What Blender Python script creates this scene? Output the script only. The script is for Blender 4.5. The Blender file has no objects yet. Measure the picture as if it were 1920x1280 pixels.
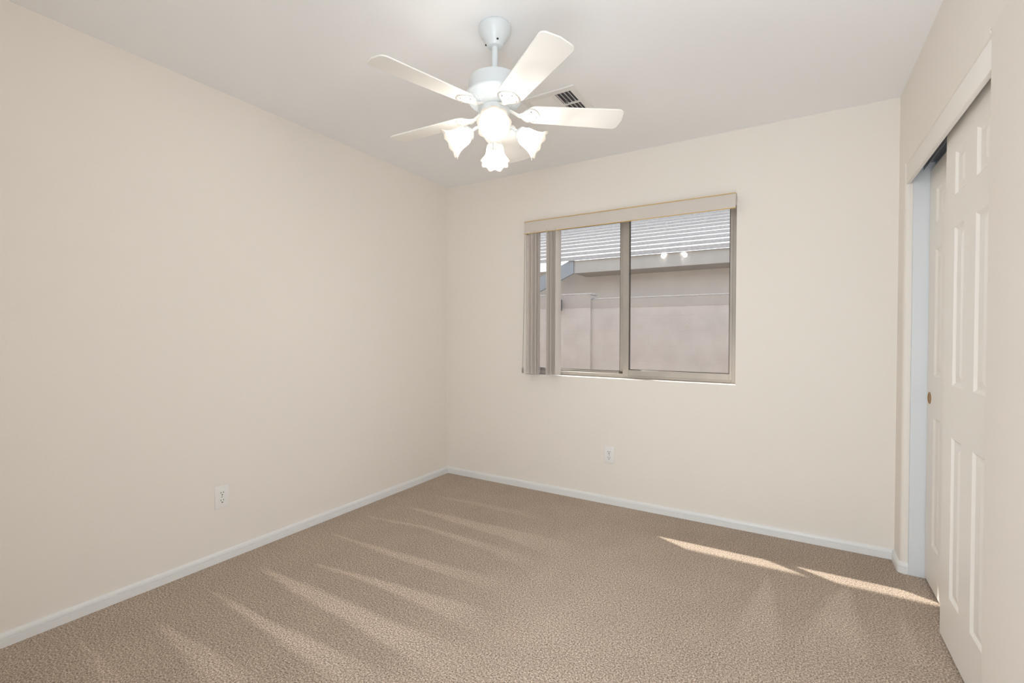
import bpy, bmesh, math, random
from mathutils import Matrix, Vector
random.seed(7)
PI = math.pi
S = bpy.context.scene
COL = S.collection

# ------------------------------------------------------------------ camera
CZ = 1.185
right = Vector((0.8566803759, 0.5158374565, 0.0032329537))
up = Vector((-0.0094733028, 0.0094660221, 0.9999103215))
fwd = Vector((-0.5157605937, 0.8566341768, -0.0129960398))
cd = bpy.data.cameras.new('camera')
cam = bpy.data.objects.new('camera', cd)
COL.objects.link(cam)
m = Matrix((right, up, -fwd)).transposed().to_4x4()
m.translation = Vector((0, 0, CZ))
cam.matrix_world = m
cd.sensor_width = 36.0
cd.lens = 879.843 / 1920 * 36.0
cd.clip_start = 0.02
S.camera = cam

# ------------------------------------------------------------------ sky, sun, exposure
SUN_DIR = Vector((0.85, -0.41, -1.0))
W = bpy.data.worlds.new('world')
S.world = W
W.use_nodes = True
wn = W.node_tree
bg = wn.nodes['Background']
sky = wn.nodes.new('ShaderNodeTexSky')
sky.sky_type = 'NISHITA'
sky.sun_disc = False
sky.sun_elevation = math.radians(42)
sky.sun_rotation = math.radians(-64)
sky.altitude = 400
hs_ = wn.nodes.new('ShaderNodeHueSaturation')
hs_.inputs['Saturation'].default_value = 0.35
wn.links.new(sky.outputs[0], hs_.inputs['Color'])
wn.links.new(hs_.outputs[0], bg.inputs[0])
bg.inputs[1].default_value = 0.35
sd = bpy.data.lights.new('sun', 'SUN')
sd.energy = 7.8
sd.angle = 0.012
sd.color = (1.0, 0.94, 0.86)
so = bpy.data.objects.new('sun', sd)
COL.objects.link(so)
so.rotation_euler = SUN_DIR.to_track_quat('-Z', 'Y').to_euler()
so.location = (-6, 9, 9)
BULB_STRENGTH = 235.0
BULB_COLOR = (1.0, 0.95, 0.88)
# added fill light, set in an unseen doorway behind the camera
hd = bpy.data.lights.new('fill_light', 'AREA')
hd.shape = 'RECTANGLE'
hd.size, hd.size_y = 0.80, 1.95
hd.energy = 30.0
hd.color = (0.86, 0.935, 1.0)
ho = bpy.data.objects.new('fill_light', hd)
COL.objects.link(ho)
ho.location = (-0.08, -0.30, 1.03)
ho.rotation_euler = (math.radians(90), 0, math.radians(0))
S.view_settings.view_transform = 'Standard'
S.view_settings.look = 'None'
S.view_settings.gamma = 1.0
S.view_settings.use_curve_mapping = False
S.view_settings.exposure = 0.42
S.cycles.use_denoising = True
S.cycles.max_bounces = 14
S.cycles.diffuse_bounces = 8
S.cycles.transparent_max_bounces = 16
S.cycles.sample_clamp_indirect = 8.0
S.cycles.caustics_reflective = False
S.cycles.caustics_refractive = False

# ------------------------------------------------------------------ dimensions
XL, XR = -2.559, 0.465          # left wall, closet wall
YB, YN = 3.178, -0.16           # window wall, near wall
HC = 2.443                      # ceiling
WT = 0.15
WX0, WX1, WZ0, WZ1 = -1.79, -0.310, 0.884, 2.058   # window opening
OY0, OY1, OZ = 1.842, 3.020, 2.033                # closet opening
RBN = 0.018                     # bullnose radius


# ------------------------------------------------------------------ helpers
def mat(name, color, rough=0.6, spec=0.5, bump=None, metallic=0.0, var=None, emit=None):
    M = bpy.data.materials.new(name)
    M.use_nodes = True
    nt = M.node_tree
    P = nt.nodes['Principled BSDF']
    P.inputs['Base Color'].default_value = (*color, 1)
    P.inputs['Roughness'].default_value = rough
    P.inputs['Metallic'].default_value = metallic
    P.inputs['Specular IOR Level'].default_value = spec
    if emit:
        P.inputs['Emission Color'].default_value = (*emit[0], 1)
        P.inputs['Emission Strength'].default_value = emit[1]
    tc = nt.nodes.new('ShaderNodeTexCoord')
    if bump:
        sc, st, dist = bump
        n = nt.nodes.new('ShaderNodeTexNoise')
        n.inputs['Scale'].default_value = sc
        n.inputs['Detail'].default_value = 4
        b = nt.nodes.new('ShaderNodeBump')
        b.inputs['Strength'].default_value = st
        b.inputs['Distance'].default_value = dist
        nt.links.new(tc.outputs['Object'], n.inputs['Vector'])
        nt.links.new(n.outputs['Fac'], b.inputs['Height'])
        nt.links.new(b.outputs['Normal'], P.inputs['Normal'])
    if var:
        sc, amt = var
        n = nt.nodes.new('ShaderNodeTexNoise')
        n.inputs['Scale'].default_value = sc
        n.inputs['Detail'].default_value = 6
        r = nt.nodes.new('ShaderNodeValToRGB')
        r.color_ramp.elements[0].position = 0.3
        r.color_ramp.elements[1].position = 0.7
        r.color_ramp.elements[0].color = (*[c * (1 - amt) for c in color], 1)
        r.color_ramp.elements[1].color = (*[min(1, c * (1 + amt)) for c in color], 1)
        nt.links.new(tc.outputs['Object'], n.inputs['Vector'])
        nt.links.new(n.outputs['Fac'], r.inputs['Fac'])
        nt.links.new(r.outputs['Color'], P.inputs['Base Color'])
    return M


def link(name, bm, material, parent=None, smooth=False, loc=None, rot=None):
    me = bpy.data.meshes.new(name)
    bmesh.ops.recalc_face_normals(bm, faces=bm.faces)
    bm.to_mesh(me)
    bm.free()
    if smooth:
        for p in me.polygons:
            p.use_smooth = True
        if smooth != 'all':
            me.set_sharp_from_angle(angle=math.radians(38))
    o = bpy.data.objects.new(name, me)
    COL.objects.link(o)
    if material:
        me.materials.append(material)
    if parent:
        o.parent = parent
    if loc:
        o.location = loc
    if rot:
        o.rotation_euler = rot
    return o


def tag(o, label=None, cat=None, group=None, kind=None):
    if label:
        o['label'] = label
    if cat:
        o['category'] = cat
    if group:
        o['group'] = group
    if kind:
        o['kind'] = kind
    return o


def empty(name, loc=(0, 0, 0), rz=0, parent=None):
    o = bpy.data.objects.new(name, None)
    COL.objects.link(o)
    o.location = loc
    o.rotation_euler = (0, 0, rz)
    o.empty_display_size = 0.1
    if parent:
        o.parent = parent
    return o


def dup(o, parent=None):
    c = o.copy()
    COL.objects.link(c)
    c.parent = parent
    for ch in list(o.children):
        dup(ch, c)
    return c


def box(bm, x0, x1, y0, y1, z0, z1, bev=0.0, seg=2):
    vs = [bm.verts.new(v) for v in ((x0, y0, z0), (x1, y0, z0), (x1, y1, z0), (x0, y1, z0),
                                    (x0, y0, z1), (x1, y0, z1), (x1, y1, z1), (x0, y1, z1))]
    fs = [bm.faces.new([vs[i] for i in f]) for f in
          ((0, 3, 2, 1), (4, 5, 6, 7), (0, 1, 5, 4), (1, 2, 6, 5), (2, 3, 7, 6), (3, 0, 4, 7))]
    if bev:
        es = list({e for f in fs for e in f.edges})
        bmesh.ops.bevel(bm, geom=es, offset=bev, segments=seg, profile=0.5, affect='EDGES')
    return bm


def NB():
    return bmesh.new()


def lathe(bm, prof, n=40, M=None, cap=False):
    """prof: list of (r, z) revolved about Z."""
    M = M or Matrix()
    rings = []
    for r, z in prof:
        if r < 1e-6:
            rings.append([bm.verts.new(M @ Vector((0, 0, z)))])
        else:
            rings.append([bm.verts.new(M @ Vector((r * math.cos(2 * PI * k / n), r * math.sin(2 * PI * k / n), z)))
                          for k in range(n)])
    for a, b in zip(rings, rings[1:]):
        if len(a) == 1 and len(b) == 1:
            continue
        for k in range(n):
            k2 = (k + 1) % n
            if len(a) == 1:
                bm.faces.new((a[0], b[k2], b[k]))
            elif len(b) == 1:
                bm.faces.new((a[k], a[k2], b[0]))
            else:
                bm.faces.new((a[k], a[k2], b[k2], b[k]))
    return bm


def tube(bm, pts, r, n=10):
    pts = [Vector(p) for p in pts]
    rings = []
    prev = None
    for i, p in enumerate(pts):
        t = (pts[min(i + 1, len(pts) - 1)] - pts[max(i - 1, 0)]).normalized()
        a = prev if prev is not None else (Vector((0, 0, 1)) if abs(t.z) < 0.9 else Vector((1, 0, 0)))
        u = (a - t * a.dot(t)).normalized()
        prev = u
        v = t.cross(u)
        rr = r[i] if isinstance(r, (list, tuple)) else r
        rings.append([bm.verts.new(p + (u * math.cos(2 * PI * k / n) + v * math.sin(2 * PI * k / n)) * rr)
                      for k in range(n)])
    for a, b in zip(rings, rings[1:]):
        for k in range(n):
            bm.faces.new((a[k], a[(k + 1) % n], b[(k + 1) % n], b[k]))
    bm.faces.new(rings[0][::-1])
    bm.faces.new(rings[-1])
    return bm


def prism_z(bm, poly, z0, z1):
    a = [bm.verts.new((x, y, z0)) for x, y in poly]
    b = [bm.verts.new((x, y, z1)) for x, y in poly]
    n = len(poly)
    for k in range(n):
        bm.faces.new((a[k], a[(k + 1) % n], b[(k + 1) % n], b[k]))
    bm.faces.new(a[::-1])
    bm.faces.new(b)
    return bm


def sweep(bm, path, prof):
    """path: (x, y) polyline on the floor; prof: (offset to the left of travel, z)."""
    P = [Vector((x, y)) for x, y in path]
    rings = []
    for i, p in enumerate(P):
        d0 = (P[i] - P[i - 1]).normalized() if i > 0 else None
        d1 = (P[i + 1] - P[i]).normalized() if i < len(P) - 1 else None
        n0 = Vector((-d0.y, d0.x)) if d0 else None
        n1 = Vector((-d1.y, d1.x)) if d1 else None
        if n0 is None:
            mn = n1
        elif n1 is None:
            mn = n0
        else:
            mn = (n0 + n1).normalized()
            mn = mn / max(0.3, mn.dot(n0))
        rings.append([bm.verts.new((p.x + mn.x * o, p.y + mn.y * o, z)) for o, z in prof])
    n = len(prof)
    for a, b in zip(rings, rings[1:]):
        for k in range(n):
            bm.faces.new((a[k], a[(k + 1) % n], b[(k + 1) % n], b[k]))
    bm.faces.new(rings[0][::-1])
    bm.faces.new(rings[-1])
    return bm


# ------------------------------------------------------------------ materials
M_wall = mat('cream_wall_paint', (0.83, 0.79, 0.735), 0.62, 0.3, bump=(70, 0.12, 0.003))
M_ceil = mat('ceiling_paint', (0.90, 0.91, 0.93), 0.8, 0.2, bump=(60, 0.10, 0.003))
M_trim = mat('white_trim_paint', (0.80, 0.81, 0.81), 0.35, 0.5)
M_door = mat('white_door_paint', (0.85, 0.82, 0.775), 0.40, 0.5)
M_jamb = mat('cool_white_jamb_paint', (0.70, 0.735, 0.765), 0.4, 0.5)
M_fan = mat('white_fan_enamel', (0.70, 0.74, 0.76), 0.28, 0.5)
M_blade = mat('white_fan_blade', (0.84, 0.83, 0.80), 0.35, 0.5)
M_plate = mat('white_plastic', (0.84, 0.84, 0.83), 0.3, 0.5)
M_dark = mat('dark_slot', (0.03, 0.028, 0.026), 0.7, 0.2)
M_alu = mat('taupe_aluminium', (0.40, 0.365, 0.325), 0.42, 0.5, var=(9, 0.05))
M_gasket = mat('dark_window_gasket', (0.09, 0.075, 0.062), 0.6, 0.3)
M_val = mat('pale_valance_vinyl', (0.62, 0.575, 0.53), 0.5, 0.4, bump=(300, 0.1, 0.001))
M_gold = mat('gold_edging', (0.66, 0.44, 0.13), 0.35, 0.5, metallic=0.2)
M_vane = mat('off_white_vane', (0.66, 0.61, 0.565), 0.5, 0.4, bump=(260, 0.1, 0.001))
M_brass = mat('brass', (0.42, 0.23, 0.07), 0.3, 0.5, metallic=0.9)
M_steel = mat('galvanised_track', (0.35, 0.37, 0.40), 0.4, 0.5, metallic=0.6)
M_chain = mat('chain_metal', (0.35, 0.34, 0.32), 0.35, 0.5, metallic=0.7)
M_stucco = mat('neighbour_stucco', (0.68, 0.625, 0.575), 0.9, 0.2, bump=(120, 0.4, 0.01), var=(2.5, 0.05))
M_fascia = mat('neighbour_fascia_paint', (0.44, 0.41, 0.375), 0.75, 0.3, var=(5, 0.05))
M_rake = mat('grey_rake_board_paint', (0.31, 0.325, 0.345), 0.75, 0.3, var=(5, 0.05))
M_tile = mat('pale_concrete_tile', (0.42, 0.40, 0.39), 0.85, 0.2, bump=(45, 0.5, 0.01), var=(30, 0.12))
M_band = mat('shadow_band_paint', (0.45, 0.41, 0.38), 0.9, 0.2, bump=(80, 0.4, 0.01), var=(3, 0.06))  # soft shadow along the garden wall top, put into the colour
M_gravel = mat('gravel', (0.38, 0.33, 0.29), 0.95, 0.1, bump=(90, 1.0, 0.02), var=(60, 0.3))
M_drywall = mat('closet_drywall', (0.6, 0.6, 0.6), 0.8, 0.2)
M_box = mat('grey_box_paint', (0.12, 0.12, 0.13), 0.6, 0.3)


def block_material():
    M = bpy.data.materials.new('block_wall_paint')
    M.use_nodes = True
    nt = M.node_tree
    P = nt.nodes['Principled BSDF']
    P.inputs['Roughness'].default_value = 0.9
    P.inputs['Specular IOR Level'].default_value = 0.2
    tc = nt.nodes.new('ShaderNodeTexCoord')
    mp = nt.nodes.new('ShaderNodeMapping')
    mp.inputs['Rotation'].default_value = (math.radians(90), 0, 0)
    br = nt.nodes.new('ShaderNodeTexBrick')
    br.inputs['Scale'].default_value = 1.0
    br.inputs['Brick Width'].default_value = 0.4
    br.inputs['Row Height'].default_value = 0.2
    br.inputs['Mortar Size'].default_value = 0.006
    br.inputs['Mortar Smooth'].default_value = 0.3
    br.inputs['Color1'].default_value = (0.57, 0.52, 0.49, 1)
    br.inputs['Color2'].default_value = (0.55, 0.51, 0.485, 1)
    br.inputs['Mortar'].default_value = (0.54, 0.50, 0.47, 1)
    nz = nt.nodes.new('ShaderNodeTexNoise')
    nz.inputs['Scale'].default_value = 3.0
    nz.inputs['Detail'].default_value = 8
    mx = nt.nodes.new('ShaderNodeMix')
    mx.data_type = 'RGBA'
    mx.blend_type = 'OVERLAY'
    mx.inputs[0].default_value = 0.25
    bp = nt.nodes.new('ShaderNodeBump')
    bp.inputs['Strength'].default_value = 0.5
    bp.inputs['Distance'].default_value = 0.01
    n2 = nt.nodes.new('ShaderNodeTexNoise')
    n2.inputs['Scale'].default_value = 80
    L = nt.links.new
    L(tc.outputs['Object'], mp.inputs['Vector'])
    L(mp.outputs['Vector'], br.inputs['Vector'])
    L(tc.outputs['Object'], nz.inputs['Vector'])
    L(tc.outputs['Object'], n2.inputs['Vector'])
    L(br.outputs['Color'], mx.inputs[6])
    L(nz.outputs['Fac'], mx.inputs[7])
    L(mx.outputs[2], P.inputs['Base Color'])
    L(n2.outputs['Fac'], bp.inputs['Height'])
    L(bp.outputs['Normal'], P.inputs['Normal'])
    return M


def glass_material():
    M = bpy.data.materials.new('window_glass')
    M.use_nodes = True
    nt = M.node_tree
    for n in list(nt.nodes):
        if n.type != 'OUTPUT_MATERIAL':
            nt.nodes.remove(n)
    out = [n for n in nt.nodes if n.type == 'OUTPUT_MATERIAL'][0]
    fr = nt.nodes.new('ShaderNodeFresnel')
    fr.inputs['IOR'].default_value = 1.45
    tr = nt.nodes.new('ShaderNodeBsdfTransparent')
    tr.inputs['Color'].default_value = (0.96, 0.97, 0.97, 1)
    gl = nt.nodes.new('ShaderNodeBsdfGlossy')
    gl.inputs['Roughness'].default_value = 0.0
    # the same reflectance entering and leaving the sheet
    ge = nt.nodes.new('ShaderNodeNewGeometry')
    ma = nt.nodes.new('ShaderNodeMath')
    ma.operation = 'MULTIPLY_ADD'
    ma.inputs[1].default_value = 1 / 1.45 - 1.45
    ma.inputs[2].default_value = 1.45
    nt.links.new(ge.outputs['Backfacing'], ma.inputs[0])
    nt.links.new(ma.outputs[0], fr.inputs['IOR'])
    mx = nt.nodes.new('ShaderNodeMixShader')
    nt.links.new(fr.outputs[0], mx.inputs[0])
    nt.links.new(tr.outputs[0], mx.inputs[1])
    nt.links.new(gl.outputs[0], mx.inputs[2])
    nt.links.new(mx.outputs[0], out.inputs['Surface'])
    return M


def shade_material():
    M = bpy.data.materials.new('frosted_lamp_glass')
    M.use_nodes = True
    nt = M.node_tree
    for n in list(nt.nodes):
        if n.type != 'OUTPUT_MATERIAL':
            nt.nodes.remove(n)
    out = [n for n in nt.nodes if n.type == 'OUTPUT_MATERIAL'][0]
    tl = nt.nodes.new('ShaderNodeBsdfTranslucent')
    tl.inputs['Color'].default_value = (0.44, 0.41, 0.37, 1)
    df = nt.nodes.new('ShaderNodeBsdfDiffuse')
    df.inputs['Color'].default_value = (0.42, 0.40, 0.37, 1)
    tp = nt.nodes.new('ShaderNodeBsdfTransparent')
    m1 = nt.nodes.new('ShaderNodeMixShader')
    m1.inputs[0].default_value = 0.25
    m2 = nt.nodes.new('ShaderNodeMixShader')
    m2.inputs[0].default_value = 0.12
    nt.links.new(tl.outputs[0], m1.inputs[1])
    nt.links.new(df.outputs[0], m1.inputs[2])
    nt.links.new(m1.outputs[0], m2.inputs[1])
    nt.links.new(tp.outputs[0], m2.inputs[2])
    nt.links.new(m2.outputs[0], out.inputs['Surface'])
    return M


def carpet_material():
    M = bpy.data.materials.new('beige_cut_pile_carpet')
    M.use_nodes = True
    nt = M.node_tree
    P = nt.nodes['Principled BSDF']
    P.inputs['Roughness'].default_value = 0.95
    P.inputs['Specular IOR Level'].default_value = 0.1
    P.inputs['Sheen Weight'].default_value = 0.15
    L = nt.links.new
    tc = nt.nodes.new('ShaderNodeTexCoord')
    # tuft colour speckle
    vo = nt.nodes.new('ShaderNodeTexVoronoi')
    vo.inputs['Scale'].default_value = 230
    nf = nt.nodes.new('ShaderNodeTexNoise')
    nf.inputs['Scale'].default_value = 160
    nf.inputs['Detail'].default_value = 3.0
    nf.inputs['Roughness'].default_value = 0.9
    rp = nt.nodes.new('ShaderNodeValToRGB')
    rp.color_ramp.elements[0].position = 0.37
    rp.color_ramp.elements[0].color = (0.12, 0.082, 0.055, 1)
    rp.color_ramp.elements[1].position = 0.63
    rp.color_ramp.elements[1].color = (0.88, 0.76, 0.64, 1)
    e = rp.color_ramp.elements.new(0.5)
    e.color = (0.45, 0.350, 0.268, 1)
    # nap laid by the vacuum cleaner
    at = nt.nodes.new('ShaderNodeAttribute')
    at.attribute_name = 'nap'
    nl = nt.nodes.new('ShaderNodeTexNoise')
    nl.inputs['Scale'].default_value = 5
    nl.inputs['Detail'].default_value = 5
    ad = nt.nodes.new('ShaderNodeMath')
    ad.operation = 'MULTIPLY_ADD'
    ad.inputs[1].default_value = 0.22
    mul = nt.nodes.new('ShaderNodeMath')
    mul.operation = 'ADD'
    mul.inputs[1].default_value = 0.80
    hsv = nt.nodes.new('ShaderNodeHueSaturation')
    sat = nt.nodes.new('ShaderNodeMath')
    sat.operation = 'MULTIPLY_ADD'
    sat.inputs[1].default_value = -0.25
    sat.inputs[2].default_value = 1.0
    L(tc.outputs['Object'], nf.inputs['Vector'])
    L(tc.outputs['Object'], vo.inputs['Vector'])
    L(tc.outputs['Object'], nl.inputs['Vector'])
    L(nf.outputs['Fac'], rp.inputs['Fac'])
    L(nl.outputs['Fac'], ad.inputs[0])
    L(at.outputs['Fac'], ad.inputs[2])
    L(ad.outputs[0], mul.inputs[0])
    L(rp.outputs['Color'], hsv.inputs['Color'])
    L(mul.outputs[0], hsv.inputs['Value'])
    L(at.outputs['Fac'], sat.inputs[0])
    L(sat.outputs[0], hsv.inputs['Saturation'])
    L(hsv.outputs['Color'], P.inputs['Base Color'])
    bp = nt.nodes.new('ShaderNodeBump')
    bp.inputs['Strength'].default_value = 0.45
    bp.inputs['Distance'].default_value = 0.005
    L(vo.outputs['Distance'], bp.inputs['Height'])
    L(bp.outputs['Normal'], P.inputs['Normal'])
    return M


M_glass = glass_material()
M_shade = shade_material()
M_carpet = carpet_material()
M_block = block_material()
M_bulb = mat('lit_bulb', (0.9, 0.9, 0.9), 0.4, 0.5, emit=(BULB_COLOR, BULB_STRENGTH))

# ------------------------------------------------------------------ the room
# floor: carpet with the nap streaks as an attribute
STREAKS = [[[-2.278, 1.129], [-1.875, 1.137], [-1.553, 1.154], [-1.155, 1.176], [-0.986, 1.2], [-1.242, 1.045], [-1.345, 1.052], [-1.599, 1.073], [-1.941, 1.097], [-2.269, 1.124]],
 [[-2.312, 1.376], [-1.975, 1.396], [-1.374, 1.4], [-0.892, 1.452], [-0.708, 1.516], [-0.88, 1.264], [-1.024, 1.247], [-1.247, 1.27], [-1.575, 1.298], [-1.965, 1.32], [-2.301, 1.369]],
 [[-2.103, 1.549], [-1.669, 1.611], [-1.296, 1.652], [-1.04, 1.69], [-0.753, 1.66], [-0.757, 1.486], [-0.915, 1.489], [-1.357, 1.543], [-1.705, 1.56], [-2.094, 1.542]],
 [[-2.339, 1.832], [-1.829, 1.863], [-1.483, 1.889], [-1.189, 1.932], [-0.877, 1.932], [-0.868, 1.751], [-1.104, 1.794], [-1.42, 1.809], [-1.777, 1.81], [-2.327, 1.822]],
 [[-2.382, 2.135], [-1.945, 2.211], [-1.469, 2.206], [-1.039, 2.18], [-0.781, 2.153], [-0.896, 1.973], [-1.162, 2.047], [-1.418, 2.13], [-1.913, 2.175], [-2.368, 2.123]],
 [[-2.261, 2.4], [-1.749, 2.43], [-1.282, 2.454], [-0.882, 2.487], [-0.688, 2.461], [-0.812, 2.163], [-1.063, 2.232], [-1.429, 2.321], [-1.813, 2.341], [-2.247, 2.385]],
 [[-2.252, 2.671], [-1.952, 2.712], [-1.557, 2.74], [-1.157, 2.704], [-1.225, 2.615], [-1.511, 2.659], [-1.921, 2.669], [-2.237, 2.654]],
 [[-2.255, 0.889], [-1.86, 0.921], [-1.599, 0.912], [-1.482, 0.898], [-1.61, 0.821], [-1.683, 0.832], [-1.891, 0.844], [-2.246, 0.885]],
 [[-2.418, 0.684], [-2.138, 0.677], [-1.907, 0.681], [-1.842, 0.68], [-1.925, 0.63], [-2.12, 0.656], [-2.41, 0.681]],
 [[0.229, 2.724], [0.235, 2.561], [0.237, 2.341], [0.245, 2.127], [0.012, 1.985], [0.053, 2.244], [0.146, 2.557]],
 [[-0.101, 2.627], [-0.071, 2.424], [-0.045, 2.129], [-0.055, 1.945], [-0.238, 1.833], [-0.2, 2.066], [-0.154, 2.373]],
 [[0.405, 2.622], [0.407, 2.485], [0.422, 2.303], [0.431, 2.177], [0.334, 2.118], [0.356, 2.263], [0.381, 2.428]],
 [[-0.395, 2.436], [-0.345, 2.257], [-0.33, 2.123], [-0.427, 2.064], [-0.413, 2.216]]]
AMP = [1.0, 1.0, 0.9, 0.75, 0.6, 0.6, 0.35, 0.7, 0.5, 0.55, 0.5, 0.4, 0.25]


def sdist(px, py, poly):
    inside = False
    best = 1e9
    n = len(poly)
    for i in range(n):
        x0, y0 = poly[i]
        x1, y1 = poly[(i + 1) % n]
        if (y0 > py) != (y1 > py) and px < (x1 - x0) * (py - y0) / (y1 - y0) + x0:
            inside = not inside
        dx, dy = x1 - x0, y1 - y0
        t = max(0, min(1, ((px - x0) * dx + (py - y0) * dy) / (dx * dx + dy * dy + 1e-12)))
        d = math.hypot(px - x0 - t * dx, py - y0 - t * dy)
        best = min(best, d)
    return best if inside else -best


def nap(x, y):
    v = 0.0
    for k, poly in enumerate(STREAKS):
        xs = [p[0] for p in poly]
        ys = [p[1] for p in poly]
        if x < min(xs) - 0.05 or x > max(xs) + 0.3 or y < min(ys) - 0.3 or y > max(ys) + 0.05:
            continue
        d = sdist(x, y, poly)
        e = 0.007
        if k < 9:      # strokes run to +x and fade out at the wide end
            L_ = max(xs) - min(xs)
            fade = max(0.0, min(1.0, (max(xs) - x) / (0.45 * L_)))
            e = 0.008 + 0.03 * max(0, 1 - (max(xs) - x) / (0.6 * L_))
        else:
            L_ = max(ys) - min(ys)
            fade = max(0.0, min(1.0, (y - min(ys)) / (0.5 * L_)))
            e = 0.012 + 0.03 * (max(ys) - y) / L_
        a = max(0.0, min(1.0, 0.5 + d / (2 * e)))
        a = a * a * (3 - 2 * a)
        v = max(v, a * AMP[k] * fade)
    # softly lighter in the middle of the room
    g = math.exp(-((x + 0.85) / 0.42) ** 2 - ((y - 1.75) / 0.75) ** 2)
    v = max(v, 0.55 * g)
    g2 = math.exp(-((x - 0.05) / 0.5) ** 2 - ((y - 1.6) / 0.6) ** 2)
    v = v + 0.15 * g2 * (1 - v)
    # darker along the window wall
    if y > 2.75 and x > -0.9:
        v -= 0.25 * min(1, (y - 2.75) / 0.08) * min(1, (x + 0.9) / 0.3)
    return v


bm = NB()
NX, NY = 190, 200
x0_, x1_, y0_, y1_ = XL - 0.01, XR + 0.01, YN, YB + 0.01
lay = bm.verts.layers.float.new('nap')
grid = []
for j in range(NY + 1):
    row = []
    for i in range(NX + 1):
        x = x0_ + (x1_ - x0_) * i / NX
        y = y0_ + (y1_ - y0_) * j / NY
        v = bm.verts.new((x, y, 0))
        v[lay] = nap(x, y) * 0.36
        row.append(v)
    grid.append(row)
for j in range(NY):
    for i in range(NX):
        bm.faces.new((grid[j][i], grid[j][i + 1], grid[j + 1][i + 1], grid[j + 1][i]))
# carpet running on into the closet
q = [bm.verts.new(v) for v in ((x1_, OY0, 0), (1.15, OY0, 0), (1.15, OY1, 0), (x1_, OY1, 0))]
bm.faces.new(q)
# subfloor below
box(bm, XL - WT, 1.25, YN - WT, YB + WT, -0.12, -0.004)
tag(link('floor', bm, M_carpet), kind='structure')

bm = NB()
box(bm, XL - WT, 1.25, YN - WT, YB + WT, HC, HC + 0.12)
tag(link('ceiling', bm, M_ceil), kind='structure')

bm = NB()
box(bm, XL - WT, XL, YN - WT, YB + WT, -0.1, HC)
tag(link('wall_left', bm, M_wall), kind='structure')

bm = NB()
box(bm, XL, -0.50, YN - WT, YN, -0.1, HC)
box(bm, 0.34, 1.15, YN - WT, YN, -0.1, HC)
box(bm, -0.50, 0.34, YN - WT, YN, 2.04, HC)
tag(link('wall_near', bm, M_wall), kind='structure')

# unseen hall shell, added behind the doorway and its fill light
bm = NB()
hy0, hy1 = YN - WT - 1.4, YN - WT
box(bm, -1.7, 1.3, hy0 - 0.1, hy0, -0.1, HC)
box(bm, -1.8, -1.7, hy0 - 0.1, hy1, -0.1, HC)
box(bm, 1.3, 1.4, hy0 - 0.1, hy1, -0.1, HC)
tag(link('wall_added_hall', bm, M_wall), kind='structure')
bm = NB()
box(bm, -1.8, 1.4, hy0 - 0.1, hy1, HC, HC + 0.12)
tag(link('ceiling_added_hall', bm, M_ceil), kind='structure')
bm = NB()
box(bm, -1.8, 1.4, hy0 - 0.1, hy1, -0.12, 0.0)
box(bm, -0.50, 0.34, hy1, YN, -0.10, 0.0)
tag(link('floor_added_hall', bm, M_carpet), kind='structure')

# window wall with a drywall-wrapped opening
bm = NB()
a, b = YB, YB + WT
box(bm, XL, WX0, a, b, -0.1, HC)
box(bm, WX1, 1.25, a, b, -0.1, HC)
box(bm, WX0, WX1, a, b, -0.1, WZ0)
box(bm, WX0, WX1, a, b, WZ1, HC)
tag(link('wall_back', bm, M_wall), kind='structure')


def arc(cx, cy, r, a0, a1, n=6):
    return [(cx + r * math.cos(math.radians(a0 + (a1 - a0) * k / n)),
             cy + r * math.sin(math.radians(a0 + (a1 - a0) * k / n))) for k in range(n + 1)]


# closet wall: far stub, near stretch and header, with bullnosed corners
TW = 0.115
bm = NB()
r = RBN
ZB_ = OZ + r
prism_z(bm, [(XR, YB)] + arc(XR + r, OY1 + r, r, 180, 270) + [(XR + TW, OY1), (XR + TW, YB)], -0.1, ZB_)
prism_z(bm, [(XR + TW, YN), (XR + TW, OY0)] + arc(XR + r, OY0 - r, r, 90, 180) + [(XR, YN)], -0.1, ZB_)
box(bm, XR, XR + TW, YN, YB, ZB_, HC)
prof = arc(XR + r, OZ + r, r, 180, 270) + [(XR + TW, OZ), (XR + TW, OZ + r)]
va = [bm.verts.new((x, OY0, z)) for x, z in prof]
vb = [bm.verts.new((x, OY1, z)) for x, z in prof]
for k in range(len(prof)):
    k2 = (k + 1) % len(prof)
    bm.faces.new((va[k], va[k2], vb[k2], vb[k]))
bm.faces.new(va)
bm.faces.new(vb[::-1])
bmesh.ops.remove_doubles(bm, verts=bm.verts, dist=1e-5)
tag(link('wall_right', bm, M_wall, smooth=True), kind='structure')

# closet interior shell
bm = NB()
box(bm, 1.15, 1.25, YN, YB, -0.1, HC)
box(bm, XR + TW, 1.15, 1.55, 1.60, 0.0, HC)
tag(link('wall_closet', bm, M_drywall), kind='structure')

# baseboards
BP = [(0, 0), (0.012, 0), (0.012, 0.030), (0.0075, 0.0315), (0.0075, 0.0345), (0.0115, 0.036),
      (0.0105, 0.046), (0.006, 0.052), (0.0, 0.054)]
bm = NB()
sweep(bm, [(XL, YB), (XL, YN)], [(o, z) for o, z in BP])
tag(link('baseboard_left', bm, M_trim, smooth=True), kind='structure')
bm = NB()
sweep(bm, [(XR, YB), (XL, YB)], BP)
tag(link('baseboard_back', bm, M_trim, smooth=True), kind='structure')
bm = NB()
pth = [(XR + 0.030, OY1)] + [p for p in arc(XR + r, OY1 + r, r, 270, 180)] + [(XR, YB)]
sweep(bm, pth, BP)
tag(link('baseboard_right', bm, M_trim, smooth=True), kind='structure')
bm = NB()
pth = [(XR, YN)] + arc(XR + r, OY0 - r, r, 180, 90) + [(XR + 0.03, OY0)]
sweep(bm, pth, BP)
tag(link('baseboard_near', bm, M_trim, smooth=True), kind='structure')

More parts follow.
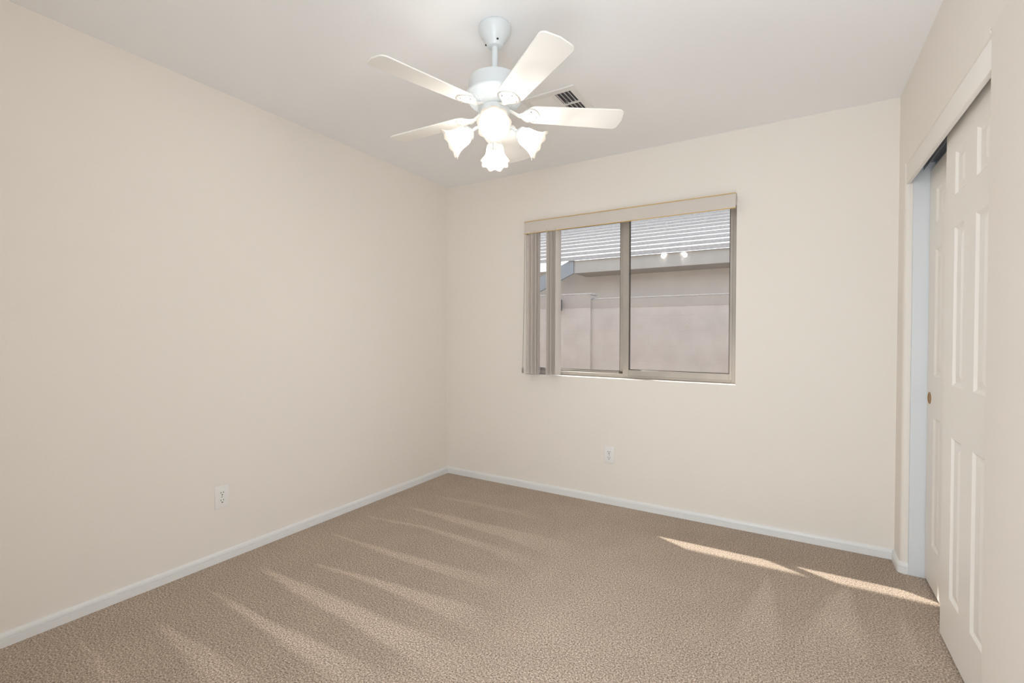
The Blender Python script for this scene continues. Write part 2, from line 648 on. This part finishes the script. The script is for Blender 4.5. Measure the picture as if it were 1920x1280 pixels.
# closet jambs, head fascia
bm = NB()
box(bm, XR + 0.030, XR + TW, OY1 - 0.015, OY1 - 0.0005, 0.0, OZ, 0.001, 1)
tag(link('trim_1', bm, M_jamb), kind='structure')
bm = NB()
box(bm, XR + 0.030, XR + TW, OY0 + 0.0005, OY0 + 0.015, 0.0, OZ, 0.001, 1)
tag(link('trim_2', bm, M_jamb), kind='structure')
bm = NB()
box(bm, XR + 0.004, XR + 0.020, OY0 + 0.0008, OY1 - 0.0008, 1.942, OZ - 0.0005, 0.002, 2)
tag(link('trim_3', bm, M_door, smooth=True), kind='structure')

# sliding door track above the doors
bm = NB()
zt = OZ - 0.001
box(bm, XR + 0.026, XR + 0.112, OY0 + 0.017, OY1 - 0.017, zt - 0.003, zt)
for xx in (0.026, 0.066, 0.1105):
    box(bm, XR + xx, XR + xx + 0.0015, OY0 + 0.017, OY1 - 0.017, zt - 0.036, zt - 0.003)
tag(link('door_track', bm, M_steel), 'grey metal sliding track hidden behind the closet header board',
    'track')


# six panel closet doors
def panel(bm, x, y0, y1, z0, z1, s):
    """raised panel on the face x, s=-1 is toward the room."""
    loops = [(0.0, 0.0), (0.010, 0.0075), (0.020, 0.0075), (0.040, 0.002)]
    prev = None
    for ins, dep in loops:
        lp = [bm.verts.new((x - s * dep, yy, zz)) for yy, zz in
              ((y0 + ins, z0 + ins), (y1 - ins, z0 + ins), (y1 - ins, z1 - ins), (y0 + ins, z1 - ins))]
        if prev:
            for k in range(4):
                bm.faces.new((prev[k], prev[(k + 1) % 4], lp[(k + 1) % 4], lp[k]))
        prev = lp
    bm.faces.new(prev)


def door_leaf(name, x0, y0, width):
    """leaf with its front face in plane x0 (room side), from y0 toward +y."""
    bm = NB()
    th = 0.035
    st = 0.122
    pw = (width - 3 * st) / 2
    ys = [0, st, st + pw, 2 * st + pw, 2 * st + 2 * pw, width]
    zs = [0.012, 0.206, 0.808, 1.003, 1.592, 1.712, 1.872, 1.988]
    for x, s in ((x0, -1), (x0 + th, 1)):
        for i in range(5):
            for j in range(7):
                if i in (1, 3) and j in (1, 3, 5):
                    panel(bm, x, y0 + ys[i], y0 + ys[i + 1], zs[j], zs[j + 1], s)
                else:
                    bm.faces.new([bm.verts.new((x, y0 + yy, zz)) for yy, zz in
                                  ((ys[i], zs[j]), (ys[i + 1], zs[j]), (ys[i + 1], zs[j + 1]), (ys[i], zs[j + 1]))])
    ya, yb, za, zb = y0, y0 + width, zs[0], zs[-1]
    for f in (((ya, za), (yb, za)), ((yb, za), (yb, zb)), ((yb, zb), (ya, zb)), ((ya, zb), (ya, za))):
        (p, q_), (p2, q2) = f
        bm.faces.new([bm.verts.new(v) for v in ((x0, p, q_), (x0, p2, q2), (x0 + th, p2, q2), (x0 + th, p, q_))])
    bmesh.ops.remove_doubles(bm, verts=bm.verts, dist=1e-5)
    return tag(link(name, bm, M_door), kind='structure')


d1 = door_leaf('door_1', 0.505, 1.862, 0.604)
d2 = door_leaf('door_2', 0.557, 2.3995, 0.604)
# brass finger pull on the rear leaf
My = Matrix.Translation(Vector((0.557, 2.955, 0.892))) @ Matrix.Rotation(math.radians(-90), 4, 'Y')
bm = NB()
lathe(bm, [(0.0285, 0.0), (0.0285, 0.0022), (0.026, 0.0030), (0.0225, 0.0022), (0.021, 0.0004), (0.0, 0.0002)], 32, My)
link('finger_pull', bm, M_brass, d2, smooth=True)


# ------------------------------------------------------------------ window
win = empty('window_1', (0, 0, 0))
tag(win, kind='structure')
fy0, fy1 = YB + 0.088, YB + WT - 0.004
bm = NB()
fw_ = 0.034
box(bm, WX0 + 0.001, WX0 + fw_, fy0, fy1, WZ0 + 0.001, WZ1 - 0.001, 0.002, 1)
box(bm, WX1 - fw_, WX1 - 0.001, fy0, fy1, WZ0 + 0.001, WZ1 - 0.001, 0.002, 1)
box(bm, WX0 + fw_, WX1 - fw_, fy0, fy1, WZ0 + 0.001, WZ0 + 0.030, 0.002, 1)
box(bm, WX0 + fw_, WX1 - fw_, fy0, fy1, WZ1 - fw_, WZ1 - 0.001, 0.002, 1)
link('frame', bm, M_alu, win, smooth=True)


def sash(x0, x1, z0, z1, y0, y1, wl, wr, wb, wt, gy):
    bm = NB()
    box(bm, x0, x0 + wl, y0, y1, z0, z1, 0.0015, 1)
    box(bm, x1 - wr, x1, y0, y1, z0, z1, 0.0015, 1)
    box(bm, x0 + wl, x1 - wr, y0, y1, z0, z0 + wb, 0.0015, 1)
    box(bm, x0 + wl, x1 - wr, y0, y1, z1 - wt, z1, 0.0015, 1)
    s_ = link('sash', bm, M_alu, win, smooth=True)
    g = 0.004
    bm = NB()
    xa, xb, za, zb = x0 + wl, x1 - wr, z0 + wb, z1 - wt
    box(bm, xa, xa + g, y0 + 0.004, y1 - 0.002, za, zb)
    box(bm, xb - g, xb, y0 + 0.004, y1 - 0.002, za, zb)
    box(bm, xa + g, xb - g, y0 + 0.004, y1 - 0.002, za, za + g)
    box(bm, xa + g, xb - g, y0 + 0.004, y1 - 0.002, zb - g, zb)
    link('gasket', bm, M_gasket, s_)
    bm = NB()
    box(bm, xa + 0.001, xb - 0.001, gy, gy + 0.004, za + 0.001, zb - 0.001)
    link('pane', bm, M_glass, s_)


# left fixed light, set back; right sliding sash in front of it
sash(WX0 + fw_, -1.035, WZ0 + 0.030, WZ1 - fw_, YB + 0.118, YB + 0.142, 0.012, 0.042, 0.014, 0.02, YB + 0.128)
sash(-1.046, WX1 - fw_ + 0.006, WZ0 + 0.020, WZ1 - fw_ + 0.01, YB + 0.084, YB + 0.112, 0.043, 0.016, 0.040, 0.028, YB + 0.102)
bm = NB()
box(bm, -1.078, -1.050, YB + 0.100, YB + 0.117, WZ0 + 0.031, WZ0 + 0.046, 0.001, 1)
link('latch', bm, M_gasket, win)

# ------------------------------------------------------------------ vertical blind
vb_ = empty('vertical_blind', (-1.03, 3.13, 1.96))
tag(vb_, 'vertical blind with pale gold-edged valance and its vanes stacked to the left of the window',
    'window blind')
ox, oy, oz = -1.03, 3.13, 1.96
VX0, VX1, VY, VZ0, VZ1 = -1.757, -0.308, 3.092, 1.951, 2.036
bm = NB()
box(bm, VX0 - ox, VX1 - ox, VY - oy, VY + 0.006 - oy, VZ0 - oz, VZ1 - oz, 0.001, 1)
box(bm, VX0 - ox, VX0 + 0.005 - ox, VY + 0.006 - oy, YB - 0.001 - oy, VZ0 - oz, VZ1 - oz)
box(bm, VX1 - 0.005 - ox, VX1 - ox, VY + 0.006 - oy, YB - 0.001 - oy, VZ0 + 0.03 - oz, VZ1 - oz)
box(bm, VX0 - ox, VX1 - ox, VY - oy, YB - 0.001 - oy, VZ1 - oz, VZ1 + 0.003 - oz)
val = link('valance', bm, M_val, vb_)
for z in (VZ0 - 0.0028, VZ1 + 0.0005):
    bm = NB()
    box(bm, VX0 - ox - 0.001, VX1 - ox + 0.001, VY - 0.0025 - oy, VY + 0.003 - oy, z - oz, z + 0.0042 - oz)
    link('gold_edging', bm, M_gold, val)
bm = NB()
box(bm, VX0 + 0.012 - ox, VX1 - 0.012 - ox, 3.112 - oy, 3.150 - oy, 1.972 - oz, 2.010 - oz, 0.002, 1)
link('headrail', bm, M_plate, vb_)


def vane_mesh():
    bm = NB()
    n = 8
    w = 0.086
    top, bot = 1.968 - oz, 0.897 - oz
    rows = []
    for z in (bot, top):
        f, bk = [], []
        for k in range(n + 1):
            t = -0.5 + k / n
            c = 0.0065 * (1 - (2 * t) ** 2)
            f.append(bm.verts.new((c, t * w, z)))
            bk.append(bm.verts.new((c - 0.0011, t * w, z)))
        rows.append((f, bk))
    (f0, b0), (f1, b1) = rows
    for k in range(n):
        bm.faces.new((f0[k], f0[k + 1], f1[k + 1], f1[k]))
        bm.faces.new((b0[k + 1], b0[k], b1[k], b1[k + 1]))
        bm.faces.new((f0[k], b0[k], b0[k + 1], f0[k + 1]))
        bm.faces.new((f1[k], f1[k + 1], b1[k + 1], b1[k]))
    for k in (0, n):
        bm.faces.new((f0[k], f1[k], b1[k], b0[k]))
    return bm


v0 = link('vane', vane_mesh(), M_vane, vb_, smooth=True)
VANES = [(-1.738, 50), (-1.716, 0), (-1.705, 14), (-1.688, -6), (-1.678, 12), (-1.661, 0), (-1.651, 20),
         (-1.588, 25), (-1.562, -8), (-1.551, 11), (-1.532, -2), (-1.523, 13), (-1.507, 4), (-1.490, -3)]
for k, (vx, va_) in enumerate(VANES):
    v = v0 if k == 0 else v0.copy()
    if k:
        COL.objects.link(v)
        v.parent = vb_
    v.location = (vx - ox, 3.131 - oy, 0)
    v.rotation_euler = (0, 0, math.radians(va_))
bm = NB()
tube(bm, [(-1.756 - ox, 3.100 - oy, 1.95 - oz), (-1.760 - ox, 3.1 - oy, 1.5 - oz), (-1.771 - ox, 3.1 - oy, 0.93 - oz)],
     0.0018, 6)
cord = link('pull_cord', bm, M_chain, vb_)
bm = NB()
lathe(bm, [(0, 0.018), (0.004, 0.016), (0.0065, 0.0), (0.0065, -0.02), (0.004, -0.026), (0, -0.027)], 12,
      Matrix.Translation((-1.771 - ox, 3.1 - oy, 0.925 - oz)))
link('cord_weight', bm, M_chain, cord, smooth=True)


# ------------------------------------------------------------------ outlets
def outlet(loc, rz, label):
    """plate in local XZ plane facing local -Y."""
    o = empty('wall_outlet', loc, rz)
    tag(o, label, 'outlet', 'duplex outlets low on the walls')
    bm = NB()
    box(bm, -0.035, 0.035, -0.0062, -0.0002, -0.0585, 0.0585, 0.003, 3)
    link('cover_plate', bm, M_plate, o, smooth=True)
    for s in (-1, 1):
        bm = NB()
        zc = s * 0.0197
        pts = []
        for k in range(32):
            a_ = 2 * PI * k / 32
            pts.append((0.0172 * math.cos(a_), max(-0.0138, min(0.0138, 0.0172 * math.sin(a_)))))
        f0 = [bm.verts.new((x, -0.0086, zc + z)) for x, z in pts]
        f1 = [bm.verts.new((x, -0.0055, zc + z)) for x, z in pts]
        bm.faces.new(f0)
        for k in range(32):
            bm.faces.new((f0[k], f0[(k + 1) % 32], f1[(k + 1) % 32], f1[k]))
        rc = link('receptacle', bm, M_plate, o)
        bm = NB()
        box(bm, -0.0080, -0.0055, -0.0090, -0.0080, zc - 0.0005, zc + 0.0085)
        box(bm, 0.0055, 0.0080, -0.0090, -0.0080, zc + 0.0005, zc + 0.0080)
        lathe(bm, [(0.0, 0.0), (0.0032, 0.0), (0.0032, -0.001)], 12,
              Matrix.Translation((0, -0.0090, zc - 0.0075)) @ Matrix.Rotation(math.radians(90), 4, 'X'))
        link('slots', bm, M_dark, rc)
    bm = NB()
    lathe(bm, [(0.0, 0.0012), (0.002, 0.001), (0.0032, 0.0)], 14,
          Matrix.Translation((0, -0.0062, 0)) @ Matrix.Rotation(math.radians(90), 4, 'X'))
    link('screw', bm, M_chain, o, smooth=True)
    return o


outlet((XL, 1.310, 0.337), math.radians(90), 'white duplex outlet low on the long left wall')
outlet((-1.110, YB, 0.346), 0, 'white duplex outlet low on the wall below the window')

# ------------------------------------------------------------------ ceiling fan
FX, FY = -1.059, 1.616
fan = empty('ceiling_fan', (FX, FY, HC))
tag(fan, 'white five-blade ceiling fan with four lit tulip-glass lamps hanging from the ceiling', 'ceiling fan')


def fz(z):
    return z - HC


bm = NB()
lathe(bm, [(0.0, -0.001), (0.064, -0.001), (0.0665, -0.005), (0.0665, -0.012), (0.064, -0.026), (0.057, -0.042),
           (0.046, -0.057), (0.037, -0.067), (0.033, -0.076), (0.030, -0.083), (0.026, -0.085), (0.0, -0.083)], 48)
can = link('canopy', bm, M_fan, fan, smooth=True)
for a_ in (200, 320):
    bm = NB()
    lathe(bm, [(0.0, 0.0), (0.004, 0.0), (0.004, -0.004), (0.0, -0.0045)], 10,
          Matrix.Translation((0.037 * math.cos(math.radians(a_)), 0.037 * math.sin(math.radians(a_)), -0.068)))
    link('screw', bm, M_dark, can, smooth=True)
bm = NB()
lathe(bm, [(0.0, -0.075), (0.0125, -0.075), (0.0125, fz(2.2210)), (0.0, fz(2.2210))], 24)
lathe(bm, [(0.0125, fz(2.2430)), (0.021, fz(2.2430)), (0.023, fz(2.2360)), (0.023, fz(2.2190)), (0.0125, fz(2.2190))], 24)
link('downrod', bm, M_fan, fan, smooth=True)
bm = NB()
lathe(bm, [(0.0, fz(2.2330)), (0.030, fz(2.2330)), (0.080, fz(2.2300)), (0.100, fz(2.2260)), (0.1055, fz(2.2170)),
           (0.1060, fz(2.1730)), (0.108, fz(2.1690)), (0.117, fz(2.1650)), (0.119, fz(2.1590)), (0.117, fz(2.1530)),
           (0.108, fz(2.1430)), (0.098, fz(2.1310)), (0.082, fz(2.1190)), (0.064, fz(2.1130)), (0.0, fz(2.1120))], 64)
mot = link('motor_housing', bm, M_fan, fan, smooth=True)
# cooling ribs round the lower bowl
bm = NB()
for k in range(48):
    a_ = 2 * PI * k / 48
    R = Matrix.Rotation(a_, 4, 'Z')
    p = [Vector((0.107, 0, fz(2.1410))), Vector((0.098, 0, fz(2.1300))), Vector((0.083, 0, fz(2.1182))), Vector((0.070, 0, fz(2.1142)))]
    tube(bm, [R @ v_ for v_ in p], [0.0016, 0.0022, 0.0020, 0.0010], 6)
tag(link('vent_ribs', bm, M_fan, mot, smooth=True), kind='stuff')
bm = NB()
lathe(bm, [(0.0, fz(2.1120)), (0.060, fz(2.1120)), (0.062, fz(2.1070)), (0.062, fz(2.0930)), (0.050, fz(2.0850)),
           (0.044, fz(2.0790)), (0.046, fz(2.0610)), (0.050, fz(2.0410)), (0.050, fz(2.0230)), (0.044, fz(2.0130)),
           (0.030, fz(2.0070)), (0.012, fz(2.0010)), (0.008, fz(1.9910)), (0.0, fz(1.9890))], 48)
hub = link('switch_housing', bm, M_fan, fan, smooth=True)

# blades
ZB = fz(2.094)


def blade_mesh():
    bm = NB()
    r0, r1 = 0.128, 0.530
    w0, w1 = 0.051, 0.062
    out_ = []
    # outline, from root to tip, rounded corners
    c0, c1 = 0.040, 0.024
    out_ += [(r0 + c0 - c0 * math.sin(t * PI / 2 / 6), -w0 + c0 * (1 - math.cos(t * PI / 2 / 6)) * 0.9) for t in range(6, -1, -1)][0:0]
    def corner(cx, cy, rr, a0, a1):
        return [(cx + rr * math.cos(math.radians(a0 + (a1 - a0) * k / 8)), cy + rr * math.sin(math.radians(a0 + (a1 - a0) * k / 8)))
                for k in range(9)]
    out_ += corner(r0 + c0, -w0 + c0, c0, 180, 270)
    out_ += corner(r1 - c1, -w1 + c1, c1, 270, 350)
    out_ += [(r1 + 0.006, 0.0)]
    out_ += corner(r1 - c1, w1 - c1, c1, 10, 90)
    out_ += corner(r0 + c0, w0 - c0, c0, 90, 180)
    th = 0.0055
    tp = math.tan(math.radians(10.5))
    lo = [bm.verts.new((x, y, -y * tp - th / 2)) for x, y in out_]
    hi = [bm.verts.new((x, y, -y * tp + th / 2)) for x, y in out_]
    n = len(out_)
    bm.faces.new(lo[::-1])
    bm.faces.new(hi)
    for k in range(n):
        bm.faces.new((lo[k], lo[(k + 1) % n], hi[(k + 1) % n], hi[k]))
    return bm


def bracket_mesh():
    """cast iron arm: from the motor rim, dropping to a shaped plate screwed under the blade."""
    bm = NB()
    tp = math.tan(math.radians(10.5))
    secs = [(0.052, 0.013, 0.014), (0.066, 0.012, 0.012), (0.082, 0.010, 0.004), (0.098, 0.011, -0.005),
            (0.112, 0.020, -0.0052), (0.124, 0.036, -0.0050), (0.140, 0.046, -0.0050), (0.158, 0.044, -0.0050),
            (0.174, 0.030, -0.0050), (0.184, 0.010, -0.0048)]
    rings = []
    for x, hw, z in secs:
        k = min(1, max(0, (x - 0.07) / 0.05))
        th = 0.0036 if x > 0.11 else 0.006
        ring = []
        for yy, zz in ((-hw, 0), (-hw * 0.6, -th), (0, -th * 1.35), (hw * 0.6, -th), (hw, 0), (0, th * 0.5)):
            ring.append(bm.verts.new((x, yy, z + zz - yy * tp * k)))
        rings.append(ring)
    for a1, b1 in zip(rings, rings[1:]):
        for k in range(6):
            bm.faces.new((a1[k], a1[(k + 1) % 6], b1[(k + 1) % 6], b1[k]))
    bm.faces.new(rings[0][::-1])
    bm.faces.new(rings[-1])
    return bm


def bracket_screw(x, y):
    bm = NB()
    tp = math.tan(math.radians(10.5))
    lathe(bm, [(0.0, -0.0132), (0.0022, -0.0128), (0.0034, -0.0110), (0.0034, -0.006)], 10,
          Matrix.Translation((x, y, -y * tp)))
    return bm


b0 = link('blade', blade_mesh(), M_blade, fan)
b0.location = (0, 0, ZB)
bv = b0.modifiers.new('bevel', 'BEVEL')
bv.width = 0.0015
bv.segments = 2
bv.limit_method = 'ANGLE'
k0 = link('blade_bracket', bracket_mesh(), M_blade, b0, smooth='all')
for sx, sy in ((0.146, -0.030), (0.146, 0.030), (0.172, 0.0)):
    link('screw', bracket_screw(sx, sy), M_chain, b0)
for k in range(5):
    o = b0 if k == 0 else dup(b0, fan)
    o.rotation_euler = (0, 0, math.radians(-106.8 + 72 * k))
    o.location.z = ZB + (0.011 if k == 0 else 0.0)

# lamps
TILT = math.radians(31)
LZ = fz(2.014)


def lamp_axis(s_off=0.0):
    """matrix whose +Z runs along the lamp axis from the neck, for a lamp pointing to +X."""
    ax = Vector((math.cos(TILT), 0, -math.sin(TILT)))
    M = ax.to_track_quat('Z', 'X').to_matrix().to_4x4()
    return Matrix.Translation(Vector((0.100, 0, LZ)) + ax * s_off) @ M


def arm_mesh():
    bm = NB()
    ax = Vector((math.cos(TILT), 0, -math.sin(TILT)))
    e = Vector((0.100, 0, LZ))
    tube(bm, [(0.040, 0, fz(2.033)), (0.058, 0, fz(2.036)), (0.074, 0, fz(2.033)), e - ax * 0.006], 0.0068, 12)
    return bm


def socket_mesh():
    bm = NB()
    lathe(bm, [(0.0, -0.012), (0.010, -0.012), (0.020, -0.006), (0.029, 0.002), (0.0295, 0.016), (0.0275, 0.016),
               (0.026, 0.004), (0.0, 0.003)], 32, lamp_axis())
    return bm


def shade_mesh():
    bm = NB()
    M = lamp_axis()
    prof = [(0.0255, 0.006, 0), (0.0275, 0.012, 0.0), (0.033, 0.021, 0.0), (0.0365, 0.032, 0.0), (0.0380, 0.045, 0.0),
            (0.0400, 0.058, 0.01), (0.0440, 0.071, 0.02), (0.0500, 0.083, 0.035), (0.0570, 0.092, 0.05),
            (0.0630, 0.0975, 0.06)]
    n = 72
    rings = []
    for r_, z, a_ in prof:
        ring = []
        for k in range(n):
            ph = 2 * PI * k / n
            w_ = math.cos(9 * ph)
            rr = r_ * (1 + a_ * w_)
            zz = z + 0.055 * a_ * w_
            ring.append(bm.verts.new(M @ Vector((rr * math.cos(ph), rr * math.sin(ph), zz))))
        rings.append(ring)
    for p, q_ in zip(rings, rings[1:]):
        for k in range(n):
            bm.faces.new((p[k], p[(k + 1) % n], q_[(k + 1) % n], q_[k]))
    return bm


def bulb_mesh():
    bm = NB()
    lathe(bm, [(0.0, 0.072), (0.008, 0.0705), (0.015, 0.066), (0.0190, 0.058), (0.0195, 0.050), (0.017, 0.040),
               (0.012, 0.028), (0.010, 0.012), (0.0, 0.010)], 28, lamp_axis())
    return bm


l0 = link('lamp_arm', arm_mesh(), M_fan, fan, smooth=True)
sk = link('socket', socket_mesh(), M_fan, l0, smooth=True)
sh = link('lamp_shade', shade_mesh(), M_shade, l0, smooth='all')
tag(sh, 'frosted tulip glass shade')
bb = link('bulb', bulb_mesh(), M_bulb, l0, smooth='all')
for k in range(4):
    o = l0 if k == 0 else dup(l0, fan)
    o.rotation_euler = (0, 0, math.radians(-57.5 + 90 * k))
# pull chain
bm = NB()
chx, chy = 0.012, -0.030
tube(bm, [(chx, chy, fz(2.016)), (chx, chy, fz(1.872))], 0.0009, 6)
ch = link('pull_chain', bm, M_chain, fan)
bm = NB()
lathe(bm, [(0, 0.0), (0.003, -0.003), (0.003, -0.014), (0, -0.016)], 10, Matrix.Translation((chx, chy, fz(1.874))))
link('chain_knob', bm, M_plate, ch, smooth=True)

# ------------------------------------------------------------------ ceiling vent
VXc, VYc = -1.112, 2.335
vent = empty('ceiling_vent', (VXc, VYc, HC))
tag(vent, 'square white air supply register on the ceiling behind the fan', 'air vent')
hs = 0.155
bm = NB()
box(bm, -0.118, 0.118, -0.118, 0.118, -0.0035, -0.0005)
link('duct_opening', bm, M_box, vent)
bm = NB()
fi = 0.118
for (xa, xb, ya, yb) in ((-hs, hs, -hs, -fi), (-hs, hs, fi, hs), (-hs, -fi, -fi, fi), (fi, hs, -fi, fi),
                         (0.012, 0.030, -fi, fi)):
    box(bm, xa, xb, ya, yb, -0.009, -0.0008, 0.001, 1)
box(bm, 0.030, fi, 0.000, 0.014, -0.009, -0.0008)
link('face_frame', bm, M_plate, vent)


def louvre(x0, x1, y0, y1, along_x, tilt, parent):
    """thin tilted vane filling its slot."""
    bm = NB()
    w = 0.020
    t = math.radians(tilt)
    if along_x:
        yc = (y0 + y1) / 2
        dy, dz = w / 2 * math.cos(t), w / 2 * math.sin(t)
        a_, b_ = (yc - dy, -0.008 - dz), (yc + dy, -0.008 + dz)
        vs = []
        for xx in (x0, x1):
            for (yy, zz) in (a_, b_):
                vs.append(bm.verts.new((xx, yy, zz)))
                vs.append(bm.verts.new((xx, yy, zz - 0.001)))
    else:
        xc = (x0 + x1) / 2
        dx, dz = w / 2 * math.cos(t), w / 2 * math.sin(t)
        a_, b_ = (xc - dx, -0.008 - dz), (xc + dx, -0.008 + dz)
        vs = []
        for yy in (y0, y1):
            for (xx, zz) in (a_, b_):
                vs.append(bm.verts.new((xx, yy, zz)))
                vs.append(bm.verts.new((xx, yy, zz - 0.001)))
    for f in ((0, 2, 6, 4), (1, 5, 7, 3), (0, 4, 5, 1), (2, 3, 7, 6), (0, 1, 3, 2), (4, 6, 7, 5)):
        bm.faces.new([vs[i] for i in f])
    return link('louvre', bm, M_plate, parent)


for k in range(10):
    yc = -fi + 0.012 + k * 0.0225
    louvre(-fi, 0.012, yc - 0.01, yc + 0.01, True, -12, vent)
for (ya, yb) in ((-fi, 0.0), (0.014, fi)):
    for k in range(4):
        xc = 0.040 + k * 0.0215
        louvre(xc - 0.01, xc + 0.01, ya, yb, False, -38, vent)
bm = NB()
box(bm, 0.062, 0.066, -0.050, -0.030, -0.024, -0.006)
link('damper_lever', bm, M_chain, vent)

# ------------------------------------------------------------------ outside
GZ = -0.15
bm = NB()
box(bm, -14, 8, YB + WT, 16, GZ - 0.1, GZ)
tag(link('ground', bm, M_gravel), kind='structure')

# this house's own outside wall and eave, seen only by the light
bm = NB()
box(bm, -9, WX0 - 0.001, YB + WT + 0.0005, YB + WT + 0.02, GZ, 2.5)
box(bm, WX1 + 0.001, 5, YB + WT + 0.0005, YB + WT + 0.02, GZ, 2.5)
box(bm, WX0 - 0.001, WX1 + 0.001, YB + WT + 0.0005, YB + WT + 0.02, GZ, WZ0)
box(bm, WX0 - 0.001, WX1 + 0.001, YB + WT + 0.0005, YB + WT + 0.02, WZ1, 2.5)
tag(link('wall_exterior', bm, M_stucco), kind='structure')
bm = NB()
box(bm, -9, 5, YB + WT - 0.05, 3.655, 2.45, 2.62)
box(bm, -9, 5, 3.635, 3.655, 2.26, 2.47)
tag(link('trim_4', bm, M_fascia), kind='structure')

# block wall between the houses, stepping up at its pier
FYp = 6.2
bw = empty('block_wall', (-2.44, FYp, GZ))
tag(bw, 'painted masonry garden wall outside the window, stepped higher at the left', 'garden wall')


def L(x, y, z):
    return x + 2.44, y - FYp, z - GZ


bm = NB()
x0, y0, z0 = L(-2.44, FYp, GZ)
x1, y1, z1 = L(4.5, FYp + 0.15, 1.685)
box(bm, x0, x1, y0, y1, z0, z1)
link('low_section', bm, M_block, bw)
bm = NB()
x0, y0, z0 = L(-9, FYp - 0.03, GZ)
x1, y1, z1 = L(-2.44, FYp + 0.17, 1.755)
box(bm, x0, x1 , y0, y1, z0, z1)
link('high_section', bm, M_block, bw)
bm = NB()
x0, y0, z0 = L(-2.42, FYp - 0.006, 1.685)
x1, y1, z1 = L(4.5, FYp + 0.165, 1.702)
box(bm, x0, x1, y0, y1, z0, z1, 0.004, 1)
link('cap', bm, M_tile, bw)
bm = NB()
x0, y0, z0 = L(-9, FYp - 0.036, 1.755)
x1, y1, z1 = L(-2.42, FYp + 0.19, 1.778)
box(bm, x0, x1, y0, y1, z0, z1, 0.004, 1)
link('cap', bm, M_tile, bw)
for xa, xb, yf, za, zb in ((-9, -2.44, FYp - 0.034, 1.575, 1.755), (-2.44, 4.5, FYp - 0.004, 1.565, 1.685)):  # thin dark strips paint the shadow in below each cap
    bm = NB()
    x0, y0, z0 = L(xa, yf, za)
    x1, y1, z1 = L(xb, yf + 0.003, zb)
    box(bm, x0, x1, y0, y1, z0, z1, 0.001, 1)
    tag(link('shadow_band', bm, M_band, bw), 'soft shadow painted as a band along the wall top')
bm = NB()  # plain dark box in front of the high section
box(bm, -3.05, -2.875, FYp - 0.12, FYp - 0.031, 1.54, 1.70, 0.006, 1)
tag(link('dark_box', bm, M_box), 'small dark grey box mounted high on the stepped garden wall outside', 'utility box')

# neighbour's house
HYe = 7.1
nh = empty('house', (-1.0, 8.0, GZ))
tag(nh, 'beige stucco neighbouring house with pale ribbed tile roof beyond the garden wall', 'house')


def H(v):
    return (v[0] + 1.0, v[1] - 8.0, v[2] - GZ)


def hbox(bm, x0, x1, y0, y1, z0, z1, bev=0.0):
    a_, b_ = H((x0, y0, z0)), H((x1, y1, z1))
    box(bm, a_[0], b_[0], a_[1], b_[1], a_[2], b_[2], bev, 1)


bm = NB()
hbox(bm, -8.0, 6.0, 7.65, 12.5, GZ, 2.35)
link('wall', bm, M_stucco, nh)
bm = NB()
hbox(bm, -3.10, 6.0, HYe, HYe + 0.03, 2.20, 2.405, 0.003)
hbox(bm, -3.10, 6.0, HYe + 0.03, 7.66, 2.20, 2.215)
link('fascia', bm, M_fascia, nh)
# sloping board at the left, running down to the left
bm = NB()
pts = [(-3.10, 2.44), (-3.10, 2.20), (-4.7, 1.50), (-4.7, 1.74)]
fa = [bm.verts.new(H((x, HYe - 0.02, z))) for x, z in pts]
fb = [bm.verts.new(H((x, HYe + 0.02, z))) for x, z in pts]
bm.faces.new(fa)
bm.faces.new(fb[::-1])
for k in range(4):
    bm.faces.new((fa[k], fa[(k + 1) % 4], fb[(k + 1) % 4], fb[k]))
link('rake_board', bm, M_rake, nh)
bm = NB()
ang = math.radians(22.6)
ex = 0.33
for c in range(22):
    s0_ = c * ex * math.cos(ang)
    h0 = c * ex * math.sin(ang)
    y_ = HYe - 0.05 + s0_
    z_ = 2.400 + h0
    dy = (ex + 0.06) * math.cos(ang)
    dz = (ex + 0.06) * math.sin(ang) - 0.060
    v = [H(p) for p in ((-8.2, y_, z_), (6.2, y_, z_), (6.2, y_, z_ + 0.063), (-8.2, y_, z_ + 0.063),
                        (-8.2, y_ + dy, z_ + dz), (6.2, y_ + dy, z_ + dz), (6.2, y_ + dy, z_ + dz + 0.063), (-8.2, y_ + dy, z_ + dz + 0.063))]
    vs = [bm.verts.new(p) for p in v]
    for f in ((0, 1, 2, 3), (3, 2, 6, 7), (4, 7, 6, 5), (0, 4, 5, 1), (0, 3, 7, 4), (1, 5, 6, 2)):
        bm.faces.new([vs[i] for i in f])
link('roof', bm, M_tile, nh)
